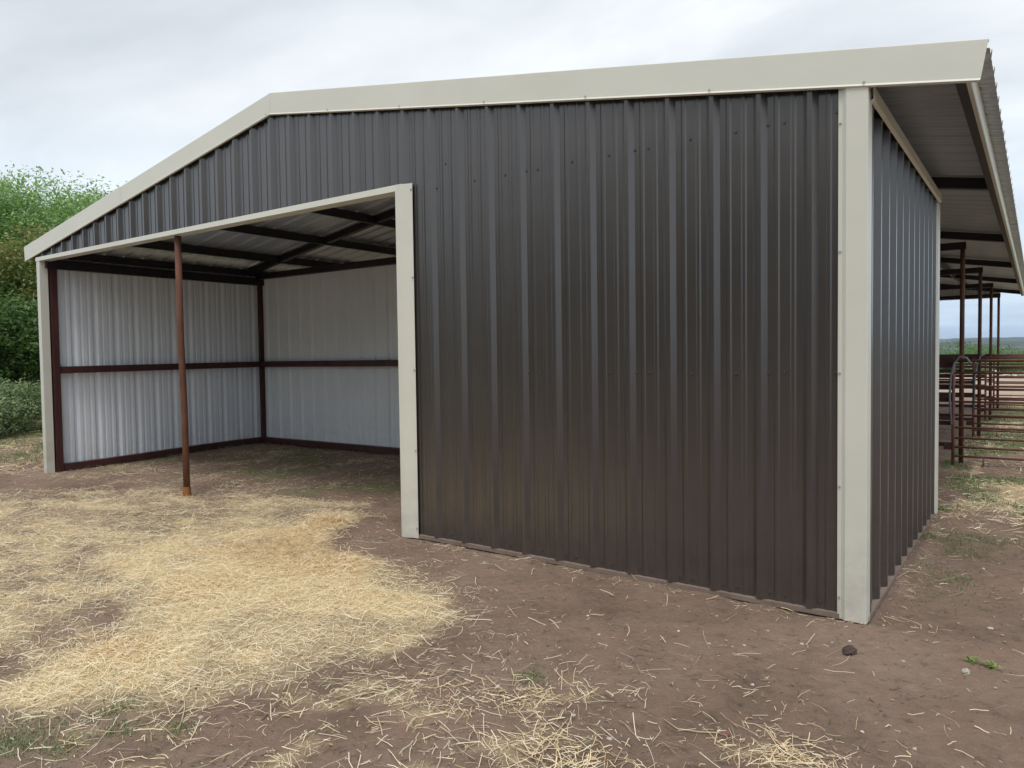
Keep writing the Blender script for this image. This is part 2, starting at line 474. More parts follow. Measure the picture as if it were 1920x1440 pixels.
gx_ = axis(-12.5, 1.8, .05, 6000); gy_ = axis(-4.2, 6.0, .05, 6000)
XX, YY = np.meshgrid(gx_, gy_, indexing='ij')
x_, y_ = XX.ravel(), YY.ravel()
Z = gz(x_, y_)
# distant ridges are part of the same land
rr_ = np.hypot(x_, y_)
Vg = np.stack([x_, y_, Z], 1)
ni, nj = XX.shape
idx = np.arange(ni * nj).reshape(ni, nj)
Q = np.stack([idx[:-1, :-1], idx[1:, :-1], idx[1:, 1:], idx[:-1, 1:]], -1).reshape(-1, 4)
sdn = straw_density(x_, y_); gdn = green_density(x_, y_)
pale = ss((y_ - 24) / 5) * (1 - ss((y_ - 46) / 6)) * (x_ > -12)
past = ss((rr_ - 46) / 10) * 1.0
past = np.where((x_ < -13), ss((-x_ - 13) / 6) * .9, past)
ground = quads_obj('ground', Vg, M['ground'], quads=Q, attrs={'straw': np.clip(sdn, 0, 1), 'green': gdn * np.where((y_ < 3.7) & (x_ > -11) & ~inpoly(x_, y_, INT), .35, 1.0), 'pale': np.clip(pale, 0, 1), 'pasture': np.clip(past, 0, 1)})
ground.data.polygons.foreach_set('use_smooth', np.ones(len(ground.data.polygons), bool))
tag(ground, kind='structure')

# ------------------------------------------------------------------ shed
FT = .3048
W = 10.83; D = 3.64; RX = -5.46; ZT0 = 4.265; SL = .1685
def zt(x): return ZT0 - SL * abs(x - RX)          # top of roof ribs / rake trim
HZ = 3.055                                        # opening head
DOOR = -3.60
shed = empty('livestock_shed', (-5.4, 1.8, 0))
tag(shed, 'dark brown ribbed metal loafing shed with beige trim and one wide open bay', 'shed')
SHIFT = Vector((5.4, -1.8, 0))


def part(mb, name, mat, parent=None, smooth=False):
    """mesh in world coordinates, parented to the shed or to one of its parts"""
    mb.v = [(a[0] + 5.4, a[1] - 1.8, a[2]) for a in mb.v]
    return mb.build(name, mat, parent or shed, smooth)


def profile(u0, u1, off, ribd=.034):
    """rib-panel cross section: list of (u, d); major rib every foot, two low stiffeners between"""
    pts = []
    k = math.floor((u0 - off) / FT) - 1
    while off + k * FT < u1 + FT:
        c = off + k * FT
        pts += [(c - .046, 0), (c - .014, ribd), (c + .014, ribd), (c + .046, 0)]
        for s in (.103, .202):
            pts += [(c + s - .019, 0), (c + s - .009, .0055), (c + s + .009, .0055), (c + s + .019, 0)]
        k += 1
    o = [(u0, np.interp(u0, [p[0] for p in pts], [p[1] for p in pts]))]
    o += [p for p in pts if u0 + 1e-4 < p[0] < u1 - 1e-4]
    o += [(u1, np.interp(u1, [p[0] for p in pts], [p[1] for p in pts]))]
    return o


def sheet(name, prof, O, U, Nn, Vv, v0, v1, mats, breaks=(), th=.002, nv=1):
    O, U, Nn, Vv = map(Vector, (O, U, Nn, Vv))
    us = [p[0] for p in prof]; ds = [p[1] for p in prof]
    for b in breaks:
        for q in (b - .0005, b + .0005):
            i = int(np.searchsorted(us, q)); d = float(np.interp(q, us, ds)); us.insert(i, q); ds.insert(i, d)
    V = []; F = []; mi = []
    n = len(us); m_ = nv + 1
    for layer in (0, 1):
        for u, d in zip(us, ds):
            a, b = v0(u), v1(u)
            for k in range(m_):
                V.append(O + U * u + Nn * (d - layer * th) + Vv * (a + (b - a) * k / nv))
    S = n * m_
    flip = U.cross(Vv).dot(Nn) < 0
    for i in range(n - 1):
        for k in range(nv):
            q = [i * m_ + k, (i + 1) * m_ + k, (i + 1) * m_ + k + 1, i * m_ + k + 1]
            if flip: q = q[::-1]
            F.append(q); mi.append(0); F.append([S + j for j in q[::-1]]); mi.append(1)
        for k in (0, nv):
            F.append([i * m_ + k, (i + 1) * m_ + k, S + (i + 1) * m_ + k, S + i * m_ + k]); mi.append(0)
    for i in (0, n - 1):
        F.append([i * m_, i * m_ + nv, S + i * m_ + nv, S + i * m_]); mi.append(0)
    V = [(a[0] + 5.4, a[1] - 1.8, a[2]) for a in V]
    return mesh_obj(name, V, F, mats, shed, mi=mi)


RO = -18 * FT - .0224
def fbot(x): return float(g0(x, 0)) + .026
# front gable wall with the open bays on the left
fw = sheet('front_wall', profile(-W, -.06, RO), (0, 0, 0), (1, 0, 0), (0, -1, 0), (0, 0, 1),
           lambda u: fbot(u) if u > DOOR else HZ + .02, lambda u: zt(u) - .075, [M['brown'], M['white']], breaks=(DOOR, RX))
sw = sheet('side_wall', profile(.03, D - .03, .10), (-.034, 0, 0), (0, 1, 0), (1, 0, 0), (0, 0, 1),
           lambda u: .028 + float(g0(0, u)), lambda u: 3.11, [M['brown'], M['white']])
lw = sheet('side_wall', profile(.03, D - .03, .10), (-W + .03, 0, 0), (0, 1, 0), (-1, 0, 0), (0, 0, 1),
           lambda u: .03 + float(g0(-W, u)), lambda u: 3.12, [M['brown'], M['white']])
bw = sheet('back_wall', profile(-W, -.04, RO + .1), (0, D, 0), (1, 0, 0), (0, 1, 0), (0, 0, 1),
           lambda u: .03 + float(g0(u, D)), lambda u: 3.09, [M['brown'], M['white']])
# roof: two slopes, ribs running down the slope
Y0, Y1 = -.02, 20.25
XR, XL = .582, -11.25
cs = math.sqrt(1 + SL * SL)
for sgn, xe in ((1, XR), (-1, XL)):
    L = abs(xe - RX) * cs
    down = Vector((sgn, 0, -SL)) / cs; nrm = Vector((SL * sgn, 0, 1)) / cs
    sheet('roof_panel', profile(Y0, Y1, .12), (RX, 0, ZT0 - .036), (0, 1, 0), nrm, down, lambda u: 0.02, lambda u: L, [M['rooft'], M['under']])
sheet('rear_gable_wall', profile(-W, -.06, RO), (0, 20.0, 0), (1, 0, 0), (0, 1, 0), (0, 0, 1), lambda u: 3.06, lambda u: zt(u) - .075, [M['brown'], M['white']], breaks=(RX,))
mb = MB(); mb.sweep([(-.16, 0, -.16 * SL), (0, 0, 0.0), (.16, 0, -.16 * SL)], (RX, Y0 - .01, ZT0 + .006), (RX, Y1, ZT0 + .006)); part(mb, 'ridge_cap', M['rooft'])

# rake fascia with a drip hem, one per slope, mitred at the ridge
def rake(xa, xb, y):
    mb = MB()
    z0 = lambda x: zt(x)
    n = Vector((SL * (1 if xb > RX else -1), 0, 1)) / cs
    def cut(x, dz, end):            # perpendicular cut at the free end, plumb at the ridge
        return Vector((x, 0, zt(x) - dz)) if not end else Vector((x, 0, zt(x))) - n * dz
    rows = [(.03, 0.10, 0.001), (0.0, 0.002, 0), (-.002, 0, .003), (-.008, 0, .205), (-.018, 0, .216), (-.002, 0, .221)]
    ys = [.05, -.002, -.005, -.012, -.022, -.008]; dz = [-.004, -.004, .0, .200, .213, .219]
    A = [cut(xa, d, abs(xa - RX) > .1) + Vector((0, y + q, 0)) for q, d in zip(ys, dz)]
    B = [cut(xb, d, abs(xb - RX) > .1) + Vector((0, y + q, 0)) for q, d in zip(ys, dz)]
    k = len(A); K = 8
    V = []
    for i in range(K + 1):
        for a, b in zip(A, B): V.append(a.lerp(b, i / K))
    m_ = len(V)
    V += [v + Vector((0, .0018, -.0012)) for v in V]
    F = []
    for i in range(K):
        for j in range(k - 1):
            q = [i * k + j, (i + 1) * k + j, (i + 1) * k + j + 1, i * k + j + 1]
            F += [q, [m_ + z for z in q[::-1]]]
    for i in (0, K):
        for j in range(k - 1): F.append([i * k + j, i * k + j + 1, m_ + i * k + j + 1, m_ + i * k + j])
    mb.add(V, F); return part(mb, 'rake_trim', M['beige'])


r0 = rake(RX + .0015, -2.30, -.040)
r1 = rake(-2.36, .578, -.0425)
r2 = rake(-8.50, RX - .0015, -.040)
r3 = rake(XL + .02, -8.44, -.0425)
# eave trims: vertical face with a bottom return
for s, xe in ((1, .492), (-1, XL + .09)):
    zb = zt(xe) - .165
    mb = MB(); mb.sweep([(-.05 * s, 0, 0.004), (-.004 * s, 0, 0), (0, 0, .006), (.004 * s, 0, .125)], (xe, -.02, zb), (xe, Y1 - .02, zb)); part(mb, 'eave_trim', M['beige'])

# corner trims and door trims (folded sheet metal)
mb = MB(); z0 = .0
mb.sweep([(-.165, -.030, 0), (-.142, -.0335, 0), (-.118, -.052, 0), (-.004, -.054, 0), (0.0, -.050, 0), (.006, .030, 0)][::1], (0, 0, z0), (0, 0, zt(0) - .19)); ct = part(mb, 'corner_trim', M['beige'])
mb = MB()
mb.sweep([(-.008, -.165, 0), (0.004, -.145, 0), (.012, -.13, 0), (.014, .0, 0), (-.05, .012, 0)], (0, D, float(g0(0, D)) + .01), (0, D, 3.03)); part(mb, 'corner_trim', M['beige'])
mb = MB()
mb.sweep([(-3.758, .10, 0), (-3.758, -.054, 0), (-3.753, -.058, 0), (-3.692, -.062, 0), (-3.610, -.034, 0), (-3.575, -.034, 0)], (0, 0, fbot(-3.6) - .03), (0, 0, HZ + .05)); dt = part(mb, 'door_trim', M['beige'])
mb = MB()
mb.sweep([(-W - .02, .10, 0), (-W - .02, -.046, 0), (-W + .085, -.050, 0), (-W + .088, .055, 0)], (0, 0, .0), (0, 0, HZ + .01)); lt = part(mb, 'corner_trim', M['beige'])
mb = MB()
mb.sweep([(0, -.030, .058), (0, -.050, .055), (0, -.053, 0), (0, .07, -.003)], (-W - .03, 0, HZ), (-3.69, 0, HZ)); ht = part(mb, 'header_trim', M['beige'])
mb = MB()
mb.sweep([(-.03, 0, .085), (.020, 0, .080), (.024, 0, .0), (.004, 0, -.010)], (0, -.02, 3.062), (0, D + .02, 3.062)); sh = part(mb, 'header_trim', M['beige'])
# base rails under the sheets
def brail(a, b, w=.06, h=.05, mat='base', lift=.012):
    mb = MB(); n = 10
    for i in range(n):
        p = Vector(a).lerp(Vector(b), i / n); q = Vector(a).lerp(Vector(b), (i + 1) / n)
        p.z = float(g0(p.x, p.y)) + lift; q.z = float(g0(q.x, q.y)) + lift
        mb.bar(p, q, w, h)
    return part(mb, 'base_rail', M[mat])
brail((DOOR + .02, -.004, 0), (-.02, -.004, 0), .056, .03)
brail((-.026, .0, 0), (-.026, D - .04, 0), .062, .03)
brail((-W + .10, .17, 0), (-W + .10, D - .1, 0), .10, .10, 'primer', .05)
brail((-W + .14, D - .07, 0), (-.1, D - .07, 0), .10, .10, 'primer', .05)
# mid girts
def beam(a, b, w, h, mat, name, up=(0, 0, 1)):
    mb = MB(); mb.bar(a, b, w, h, up); return part(mb, name, M[mat])
beam((-W + .10, .18, 1.50), (-W + .10, D - .12, 1.53), .10, .10, 'primer', 'girt')
beam((-W + .15, D - .07, 1.53), (-3.8, D - .07, 1.53), .10, .10, 'primer', 'girt')
beam((-3.7, D - .07, 1.53), (-.1, D - .07, 1.53), .10, .10, 'primer', 'girt')
# corner and wall posts
def spost(x, y, z1, w=.10, mat='primer', name='post'):
    mb = MB(); zb = float(g0(x, y)) - .05; mb.box(x - w / 2, x + w / 2, y - w / 2, y + w / 2, zb, z1); return part(mb, name, M[mat])
spost(-W + .080, .12, HZ, .085)
spost(-W + .085, D - .045, 3.08, .07)
spost(-3.72, D - .061, 3.08); spost(-3.715, .045, HZ - .01, .095); spost(-.10, .055, 3.1); spost(-.10, D - .06, 3.1)
# slender rusty pipe at the middle of the opening, a little out of plumb, with an orange sleeve at its foot
pl = [( -7.322 + .02 * t, .035 - .0 * t, .0 + HZ * (1 - t) ) for t in (1, .7, .35, 0)]
mb = MB(); mb.tube([(-7.30, .035, -.05), (-7.30, .035, .9), (-7.325, .03, 2.0), (-7.322, .03, HZ + .02)], .037, 16); fp = part(mb, 'pipe_post', M['rust'], smooth=True)
mb = MB(); mb.tube([(-7.30, .035, -.03), (-7.30, .035, .135)], .046, 16); part(mb, 'post_sleeve', M['rust_orange'], fp, smooth=False)
fp['label'] = 'slender rusty pipe post in the middle of the opening'
for o in fp.children: o.location = -0 * SHIFT
# header beam behind the front sheet, tie beams and rafters of each frame
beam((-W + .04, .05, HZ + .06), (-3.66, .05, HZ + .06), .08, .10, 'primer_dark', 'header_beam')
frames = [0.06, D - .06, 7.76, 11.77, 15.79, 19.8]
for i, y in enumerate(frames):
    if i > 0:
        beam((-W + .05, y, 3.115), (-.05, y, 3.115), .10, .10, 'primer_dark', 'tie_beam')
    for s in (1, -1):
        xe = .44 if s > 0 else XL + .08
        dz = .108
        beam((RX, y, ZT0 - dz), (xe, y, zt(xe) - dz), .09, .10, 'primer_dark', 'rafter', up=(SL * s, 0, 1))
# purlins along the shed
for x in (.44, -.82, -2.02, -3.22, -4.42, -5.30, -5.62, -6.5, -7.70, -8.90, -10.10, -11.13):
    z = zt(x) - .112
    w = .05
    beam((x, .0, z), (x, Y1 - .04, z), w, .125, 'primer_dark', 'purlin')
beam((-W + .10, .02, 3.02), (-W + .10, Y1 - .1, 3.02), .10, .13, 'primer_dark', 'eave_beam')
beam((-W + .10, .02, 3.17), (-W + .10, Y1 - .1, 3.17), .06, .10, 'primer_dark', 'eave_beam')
# round pipe posts of the open bays behind
for y in frames[2:]:
    for x in (-.09, -3.7, -7.3, -W + .1):
        mb = MB(); zb = float(gz(x, y)) - .05
        mb.tube([(x, y, zb), (x, y, 3.08)], .031, 12); part(mb, 'pipe_post', M['rust'] if x > -1 else M['primer'], smooth=True)

# screws: one shared mesh, each a child of the sheet or trim it holds
mb = MB(); n = 6
mb.add([(math.cos(t) * .0085, 0, math.sin(t) * .0085) for t in np.arange(n) * math.pi / 3] + [(math.cos(t) * .0075, -.006, math.sin(t) * .0075) for t in np.arange(n) * math.pi / 3] +
       [(math.cos(t) * .0115, 0, math.sin(t) * .0115) for t in np.arange(n) * math.pi / 3] + [(math.cos(t) * .0105, -.002, math.sin(t) * .0105) for t in np.arange(n) * math.pi / 3],
       [list(range(6, 12))] + [[i, (i + 1) % 6, 6 + (i + 1) % 6, 6 + i] for i in range(6)] + [list(range(18, 24))] + [[12 + i, 12 + (i + 1) % 6, 18 + (i + 1) % 6, 18 + i] for i in range(6)])
scr_me = {}
for key in ('screw', 'screwl'):
    me = bpy.data.meshes.new('screw'); me.from_pydata(mb.v, [], mb.f); me.materials.append(M[key]); me.update(); scr_me[key] = me
nscrew = 0
def screw(x, y, z, parent, key='screw', rz=0, s=1.0):
    global nscrew
    o = bpy.data.objects.new('screw', scr_me[key]); COL.objects.link(o); o.parent = parent
    o.location = (x + 5.4, y - 1.8, z); o.rotation_euler = (0, 0, rz); o.scale = (s, s, s); nscrew += 1
for k in range(7, 18):
    X = RO + k * FT
    if X < DOOR + .1 or X > -.2: continue
    for z in (1.48, 3.03 if X > -3.3 else 3.22):
        screw(X + .150, -.001, z + random.uniform(-.006, .006), fw)
    screw(X + .153, -.001, fbot(X) + .045, fw)
    screw(X + .060, -.001, fbot(X) + .045 + random.uniform(-.004, .004), fw)
    if k % 3 == 1:
        screw(X + .05, -.001, 3.03, fw); screw(X + .05, -.001, 1.48, fw)
for k in range(-18, 20, 3):
    X = RO + (k + 18) * FT
    if -W + .2 < X < .5: screw(X, -.066, zt(X) - .198, r1 if X > -2.3 else r0 if X > RX else r2 if X > -8.5 else r3, 'screwl', s=.8)
for z in (.13, .80, 1.48, 2.2, 2.95): screw(-.154, -.034, z, ct, 'screwl', s=.75)
for z in (.12, .8, 1.5, 2.3, 3.05): screw(-3.588, -.037, z, dt, 'screwl', s=.9)

# ------------------------------------------------------------------ pipe fences and corral panels in the bays behind
def fence_run(y, n):
    f = empty('pipe_fence', (-3.9, y, 0))
    tag(f, ('heavy dark red pipe rail fence nearest behind the brown wall, with a broad top rail' if n == 0 else
            'dark red pipe rail fence crossing the %s open bay behind the shed' % ['', 'second', 'third', 'fourth'][n]), 'fence', 'rail fences between the open bays')
    rails = [(1.44, .13), (1.24, .06), (1.08, .075), (.90, .07), (.67, .05), (.56, .06), (.25, .055)] if n == 0 else [(1.44, .12), (1.22, .05), (1.0, .06), (.78, .05), (.55, .05), (.3, .05)]
    for z, h in rails:
        mb = MB(); mb.bar((-3.55 + 0.0, 0, z), (3.72, 0, z), .05, h); mb.build('rail', M['primer'], f)
    for x in (-3.4, -1.0, 1.4):
        mb = MB(); mb.bar((x, .03, -.05), (x, .03, 1.5), .06, .06, up=(0, 1, 0)); mb.build('upright', M['primer'], f)


def corral_panel(name_label, y, x0, L, n):
    p = empty('corral_panel', (x0, y, float(gz(x0, y))))
    tag(p, name_label, 'corral panel', 'corral panels jutting out beside the open bays')
    R = .022
    zs = [.13, .26, .39, .54, .72, .91, 1.13, 1.32]
    for z in zs:
        mb = MB(); mb.tube([(.02, 0, z), (L, 0, z)], .015 if z < 1.3 else .017, 8); mb.build('rail', M['panel'], p, True)
    mb = MB(); mb.tube([(0, 0, 0), (0, 0, 1.49)], R, 10); mb.build('upright', M['panel'], p, True)
    mb = MB(); mb.tube([(-.05, 0, 1.49), (L * .5, 0, 1.492), (L, 0, 1.49)], R, 10); mb.build('top_rail', M['panel'], p, True)
    for x in (.37, L * .5, L - .4):
        mb = MB(); mb.tube([(x, 0, -.01), (x, 0, .14)], .012, 8); mb.build('leg', M['panel'], p, True)
    for x in (L * .5,):
        mb = MB(); mb.bar((x, .0, .13), (x, 0, 1.48), .03, .012, up=(0, 1, 0)); mb.build('stay', M['panel'], p)
    mb = MB(); mb.bar((.02, 0, .008), (.37, 0, .008), .03, .008); mb.build('foot_skid', M['panel'], p)
    mb = MB(); mb.box(-.115, -.02, -.02, .02, .22, .30); mb.build('latch_plate', M['primer'], p)


fence_run(7.60, 0); fence_run(11.65, 1); fence_run(15.7, 2); fence_run(19.7, 3)
corral_panel('rusty red tube corral panel nearest the shed, with a grey hose arched over its corner', 7.50, -.17, 3.6, 0)
corral_panel('rusty red tube corral panel second from the shed, beside the second open bay post', 11.6, -.17, 3.6, 1)
corral_panel('rusty red tube corral panel third from the shed, beside the third open bay post', 15.5, -.17, 3.6, 2)
corral_panel('rusty red tube corral panel farthest from the shed, under the end of the roof', 19.5, -.17, 3.6, 3)


def hose(y, lab, pts):
    mb = MB(); mb.tube(pts, .014, 8); o = mb.build('hose', M['hose'], None, True)
    tag(o, lab, 'hose', 'hoses looped over the corral panels')
hose(7.5, 'grey hose looped high over the corner of the nearest corral panel', [(-.19, 7.46, .55), (-.215, 7.46, .95), (-.20, 7.46, 1.25), (-.16, 7.46, 1.43), (-.09, 7.46, 1.52), (-.01, 7.46, 1.50), (.04, 7.46, 1.42)])
hose(11.6, 'short grey hose hooked over the second corral panel from the shed', [(-.16, 11.56, .5), (-.15, 11.56, 1.1), (-.12, 11.56, 1.33), (-.06, 11.56, 1.50), (.0, 11.57, 1.53)])

# ------------------------------------------------------------------ trees and shrubs
def limb_path(a, b, sag, k=5):
    a, b = Vector(a), Vector(b); pts = []
    for i in range(k + 1):
        t = i / k; p = a.lerp(b, t); p += Vector((random.uniform(-1, 1), random.uniform(-1, 1), random.uniform(-.5, 1))) * sag * math.sin(math.pi * t); pts.append(p)
    return pts


def leaves(n_clump, per, cen, rad, size, clump_r, droop=0.0, shell=.55):
    """leaf-sized faces gathered in clumps spread through an uneven crown"""
    u = rng.normal(size=(n_clump, 3)); u /= np.linalg.norm(u, axis=1)[:, None]
    rr = (shell + (1 - shell) * rng.random(n_clump)) ** .8
    bul = 1 + .28 * (vnoise(u[:, 0] * 3 + 9, u[:, 1] * 3 + u[:, 2] * 2, 1, 2, int(rng.integers(50))) - .5) * 2
    C = np.array(cen) + u * (rr * bul)[:, None] * np.array(rad)
    cl = rng.random(n_clump)
    cr_ = clump_r * (0.6 + .8 * rng.random(n_clump))
    tot = n_clump * per
    ci = np.repeat(np.arange(n_clump), per)
    off = np.clip(rng.normal(size=(tot, 3)), -1.5, 1.5) * np.array([1, 1, .45]) * cr_[ci][:, None] * .5
    P = C[ci] + off
    P[:, 2] -= droop * rng.random(tot)
    s = size * (.6 + .8 * rng.random(tot))
    nrm = rng.normal(size=(tot, 3)); nrm[:, 2] = np.abs(nrm[:, 2]) + .6; nrm /= np.linalg.norm(nrm, axis=1)[:, None]
    t = np.cross(nrm, rng.normal(size=(tot, 3))); t /= np.linalg.norm(t, axis=1)[:, None]
    b = np.cross(nrm, t)
    q = np.stack([P - t * s[:, None], P + b * s[:, None] * .42, P + t * s[:, None], P - b * s[:, None] * .42], 1)
    rnd = np.clip(.25 + .5 * cl[ci] + .25 * rng.normal(size=tot) * .6 + .12, 0, 1)
    return q, rnd, C


def quads_of(L, name, mat, parent):
    q = np.concatenate([a[0] for a in L]); r = np.concatenate([a[1] for a in L]); n = len(q)
    return quads_obj(name, q.reshape(-1, 3), mat, parent, attrs={'rnd': np.repeat(r, 4)}, quads=np.arange(n * 4).reshape(n, 4))


def tree_low(k, blobs): return [((c[0], c[1], c[2] * k), (r[0], r[1], r[2] * k), *rest) for (c, r, *rest) in blobs]


def tree(name, x, y, blobs, mat, label, cat='tree', group=None, trunk_r=.16, size=.05, z=None, trunk_top=None, nl=9, wood='trunk'):
    zb = float(gz(x, y)) if z is None else z
    t = empty(name, (x, y, zb)); tag(t, label, cat, group)
    L = []; allC = []
    for (c, r, ncl, per, cr_, sh) in blobs:
        a = leaves(ncl, per, c, r, size, cr_, shell=sh); L.append(a); allC.append(a[2])
    quads_of(L, 'crown' if cat == 'tree' else 'foliage', mat, t)
    C = np.concatenate(allC)
    mb = MB(); top = trunk_top or blobs[0][0]
    fork = Vector((top[0] * .3, top[1] * .3, top[2] * .38))
    mb.tube([(0, 0, -.2), (0.02, 0, .2), fork * .6 + Vector((.03, -.02, 0)), fork], [trunk_r * 1.35, trunk_r * 1.05, trunk_r * .9, trunk_r * .8], 9)
    sel = C[rng.choice(len(C), min(nl, len(C)), replace=False)]
    for c in sel:
        pp = limb_path(fork, c, .22)
        mb.tube(pp, [trunk_r * .6 * (1 - i / len(pp)) + .012 for i in range(len(pp))], 6)
    mb.build(wood, M['bark'], t, True)
    return t


tree('broadleaf_tree', -23.6, 4.3, tree_low(.83, [((0, 0, 6.0), (2.6, 2.4, 1.7), 120, 380, 1.0, .35), ((-1.6, .5, 4.6), (2.4, 2.2, 1.6), 100, 380, .95, .35), ((1.0, 1.9, 5.2), (2.0, 2.0, 1.5), 80, 380, .9, .35), ((.3, -1.2, 4.4), (2.2, 1.6, 1.5), 75, 380, .9, .35)]),
     M['leaf_bright'], 'tall bright green tree at the left edge, its airy crown highest against the sky', group='trees left of the shed', size=.054, nl=20)
tree('broadleaf_tree', -24.0, 8.2, tree_low(.83, [((0, 0, 6.3), (2.3, 2.3, 1.5), 115, 380, .95, .35), ((1.1, .9, 5.3), (1.9, 1.9, 1.3), 85, 380, .9, .35), ((-1.1, -.6, 4.8), (2.1, 1.9, 1.3), 85, 380, .9, .35)]),
     M['leaf_bright'], 'bright green tree whose rounded crown rises just behind the sloping left roof edge', group='trees left of the shed', size=.054, nl=14)
tree('broadleaf_tree', -25.5, 0.8, tree_low(.83, [((0, 0, 5.6), (2.6, 2.4, 2.2), 170, 150, .95, .35), ((.6, 1.2, 3.6), (2.2, 2.0, 1.6), 90, 150, .9, .4)]),
     M['leaf_bright'], 'green tree cut off by the left edge of the photo', group='trees left of the shed', size=.054, nl=14)
tree('vine_covered_tree', -20.3, 3.9, [((0, 0, 3.4), (1.7, 1.5, 1.1), 110, 150, .65, .45), ((.2, .1, 2.2), (1.9, 1.5, 1.2), 120, 150, .65, .5), ((-1.9, -1.1, 2.8), (1.6, 1.5, 1.3), 100, 150, .65, .45)],
     M['leaf_vine'], 'lower tree draped in brownish yellow vine leaves beside the left corner post', group='trees left of the shed', size=.06, nl=12)
tree('evergreen_tree', -19.0, 2.1, [((0, 0, 1.9), (1.3, 1.2, 1.2), 110, 160, .55, .4), ((-.6, -.5, 1.1), (1.4, 1.2, .9), 90, 160, .5, .4), ((.6, .9, 1.6), (1.1, 1.0, 1.1), 80, 160, .5, .4)],
     M['leaf_dark'], 'small dark green tree standing low in front of the vine covered one', group='trees left of the shed', size=.05, trunk_r=.08, nl=8)
for (x, y, r, h, lab) in ((-16.9, 1.75, 1.0, .75, 'grey green shrub low beside the foot of the left corner trim'), (-16.4, .9, .8, .55, 'small grey green shrub at the left edge of the photo, nearest the bare dirt'), (-18.4, 3.5, 1.0, 1.1, 'leggy grey green shrub reaching up between the trees and the left corner trim')):
    tree('shrub', x, y, [((0, 0, h * .75), (r, r, h * .7), 70, 130, .42, .3)], M['leaf_grey'], lab, 'shrub', 'shrubs under the left trees', trunk_r=.03, size=.035, nl=14, wood='stem')
# shrubs and small trees across the paddock on the right
far = [(-4.9, 56, 1.5, .95, 'leaf_dark', 'rounded dark bush far across the paddock, nearest the beige rear corner trim'),
       (-3.3, 60, 1.7, .8, 'leaf_grey', 'pale green bush far across the paddock, between the first two roof posts'),
       (-3.0, 72, 1.8, .9, 'leaf_vine', 'olive bush far across the paddock, seen behind the second roof post'),
       (-1.8, 63, 1.9, .7, 'leaf_dark', 'low dark bush far across the paddock, behind the third and fourth roof posts'),
       (.6, 66, 2.4, .8, 'leaf_dark', 'widest dark bush far across the paddock at the right edge of the photo'),
       (-.2, 78, 1.8, .9, 'leaf_bright', 'light green bush far across the paddock, right of the last roof post'),
       (-9.5, 60, 2.2, 1.8, 'leaf_grey', 'bush far across the paddock hidden mostly by the side wall')]
for (x, y, r, h, mk, lab) in far[:6]:
    tree('bush', x, y, [((0, 0, h * .5), (r, r * .8, h * .6), 90, 120, .45, .3)], M[mk], lab, 'bush', 'bushes across the paddock', trunk_r=.04, size=.045, nl=6, wood='stem')
# thicket beyond, reads as one mass
L = []
for k in range(120):
    a = rng.uniform(-60, 50); d = rng.uniform(85, 330); x = a * d / 140 - 4
    h = rng.uniform(1.8, 3.6)
    L.append(leaves(24, 90, (x, d, float(gz(x, d)) + h * .4), (h * 1.6, h * 1.3, h * .5), .10, 1.1, shell=.3)[:3])
th = quads_of(L, 'distant_thicket', M['leaf_dark'], None)
tag(th, 'belt of far off trees and brush below the blue hills', 'woodland', kind='stuff')

# grove on the near side of the yard, behind the viewpoint: the sheet walls mirror it
L = []
for k in range(14):
    x = -18.5 + 1.8 * k + rng.uniform(-.4, .4); d = rng.uniform(-17.5, -15.0); h = rng.uniform(7.6, 9.8) * (.62 if k < 3 else 1)
    L.append(leaves(110, 60, (x, d, h * .5), (1.8, 1.6, h * .5), .14, 1.05, shell=.25)[:3])
gv = quads_of(L, 'grove', M['leaf_dark'], None)
tag(gv, 'dense dark green grove across the yard facing the brown wall', 'woodland', kind='stuff')

# distant hills
hm, t, p = new_mat('hill_cover')
c, _ = noise_ramp(t, .004, [(.40, (.018, .032, .020)), (.52, (.04, .06, .03)), (.66, (.16, .17, .09))], detail=9, rough=.7)
t.links.new(c, p.inputs['Base Color']); p.inputs['Roughness'].default_value = 1
def hill(d0, d1, top, seed, ctr=0):
    xs = np.linspace(-3600, 2600, 160); ds = np.linspace(0, 1, 14)
    V = []; 
    for q in ds:
        prof = math.sin(math.pi * q) ** .8
        y = d0 + (d1 - d0) * q
        zz_ = (-12 + (top + 12) * prof * (.50 + .80 * vnoise(xs, np.full_like(xs, q * 260), 300, 5, seed)))
        V += list(zip(xs, np.full_like(xs, y), zz_))
    n = len(xs)
    F = [[i * n + j, i * n + j + 1, (i + 1) * n + j + 1, (i + 1) * n + j] for i in range(len(ds) - 1) for j in range(n - 1)]
    o = mesh_obj('hills', V, F, hm, smooth=True); tag(o, kind='structure')
hill(900, 1700, 7, 3); hill(2200, 3600, 36, 5); hill(3800, 5600, 66, 8)

# ------------------------------------------------------------------ straw, grass, leaves, pebbles
def sample(area, n, dens, seed):
    r = np.random.default_rng(seed); X = r.uniform(area[0], area[1], n); Y = r.uniform(area[2], area[3], n)
    k = r.random(n) < dens(X, Y); return X[k], Y[k]


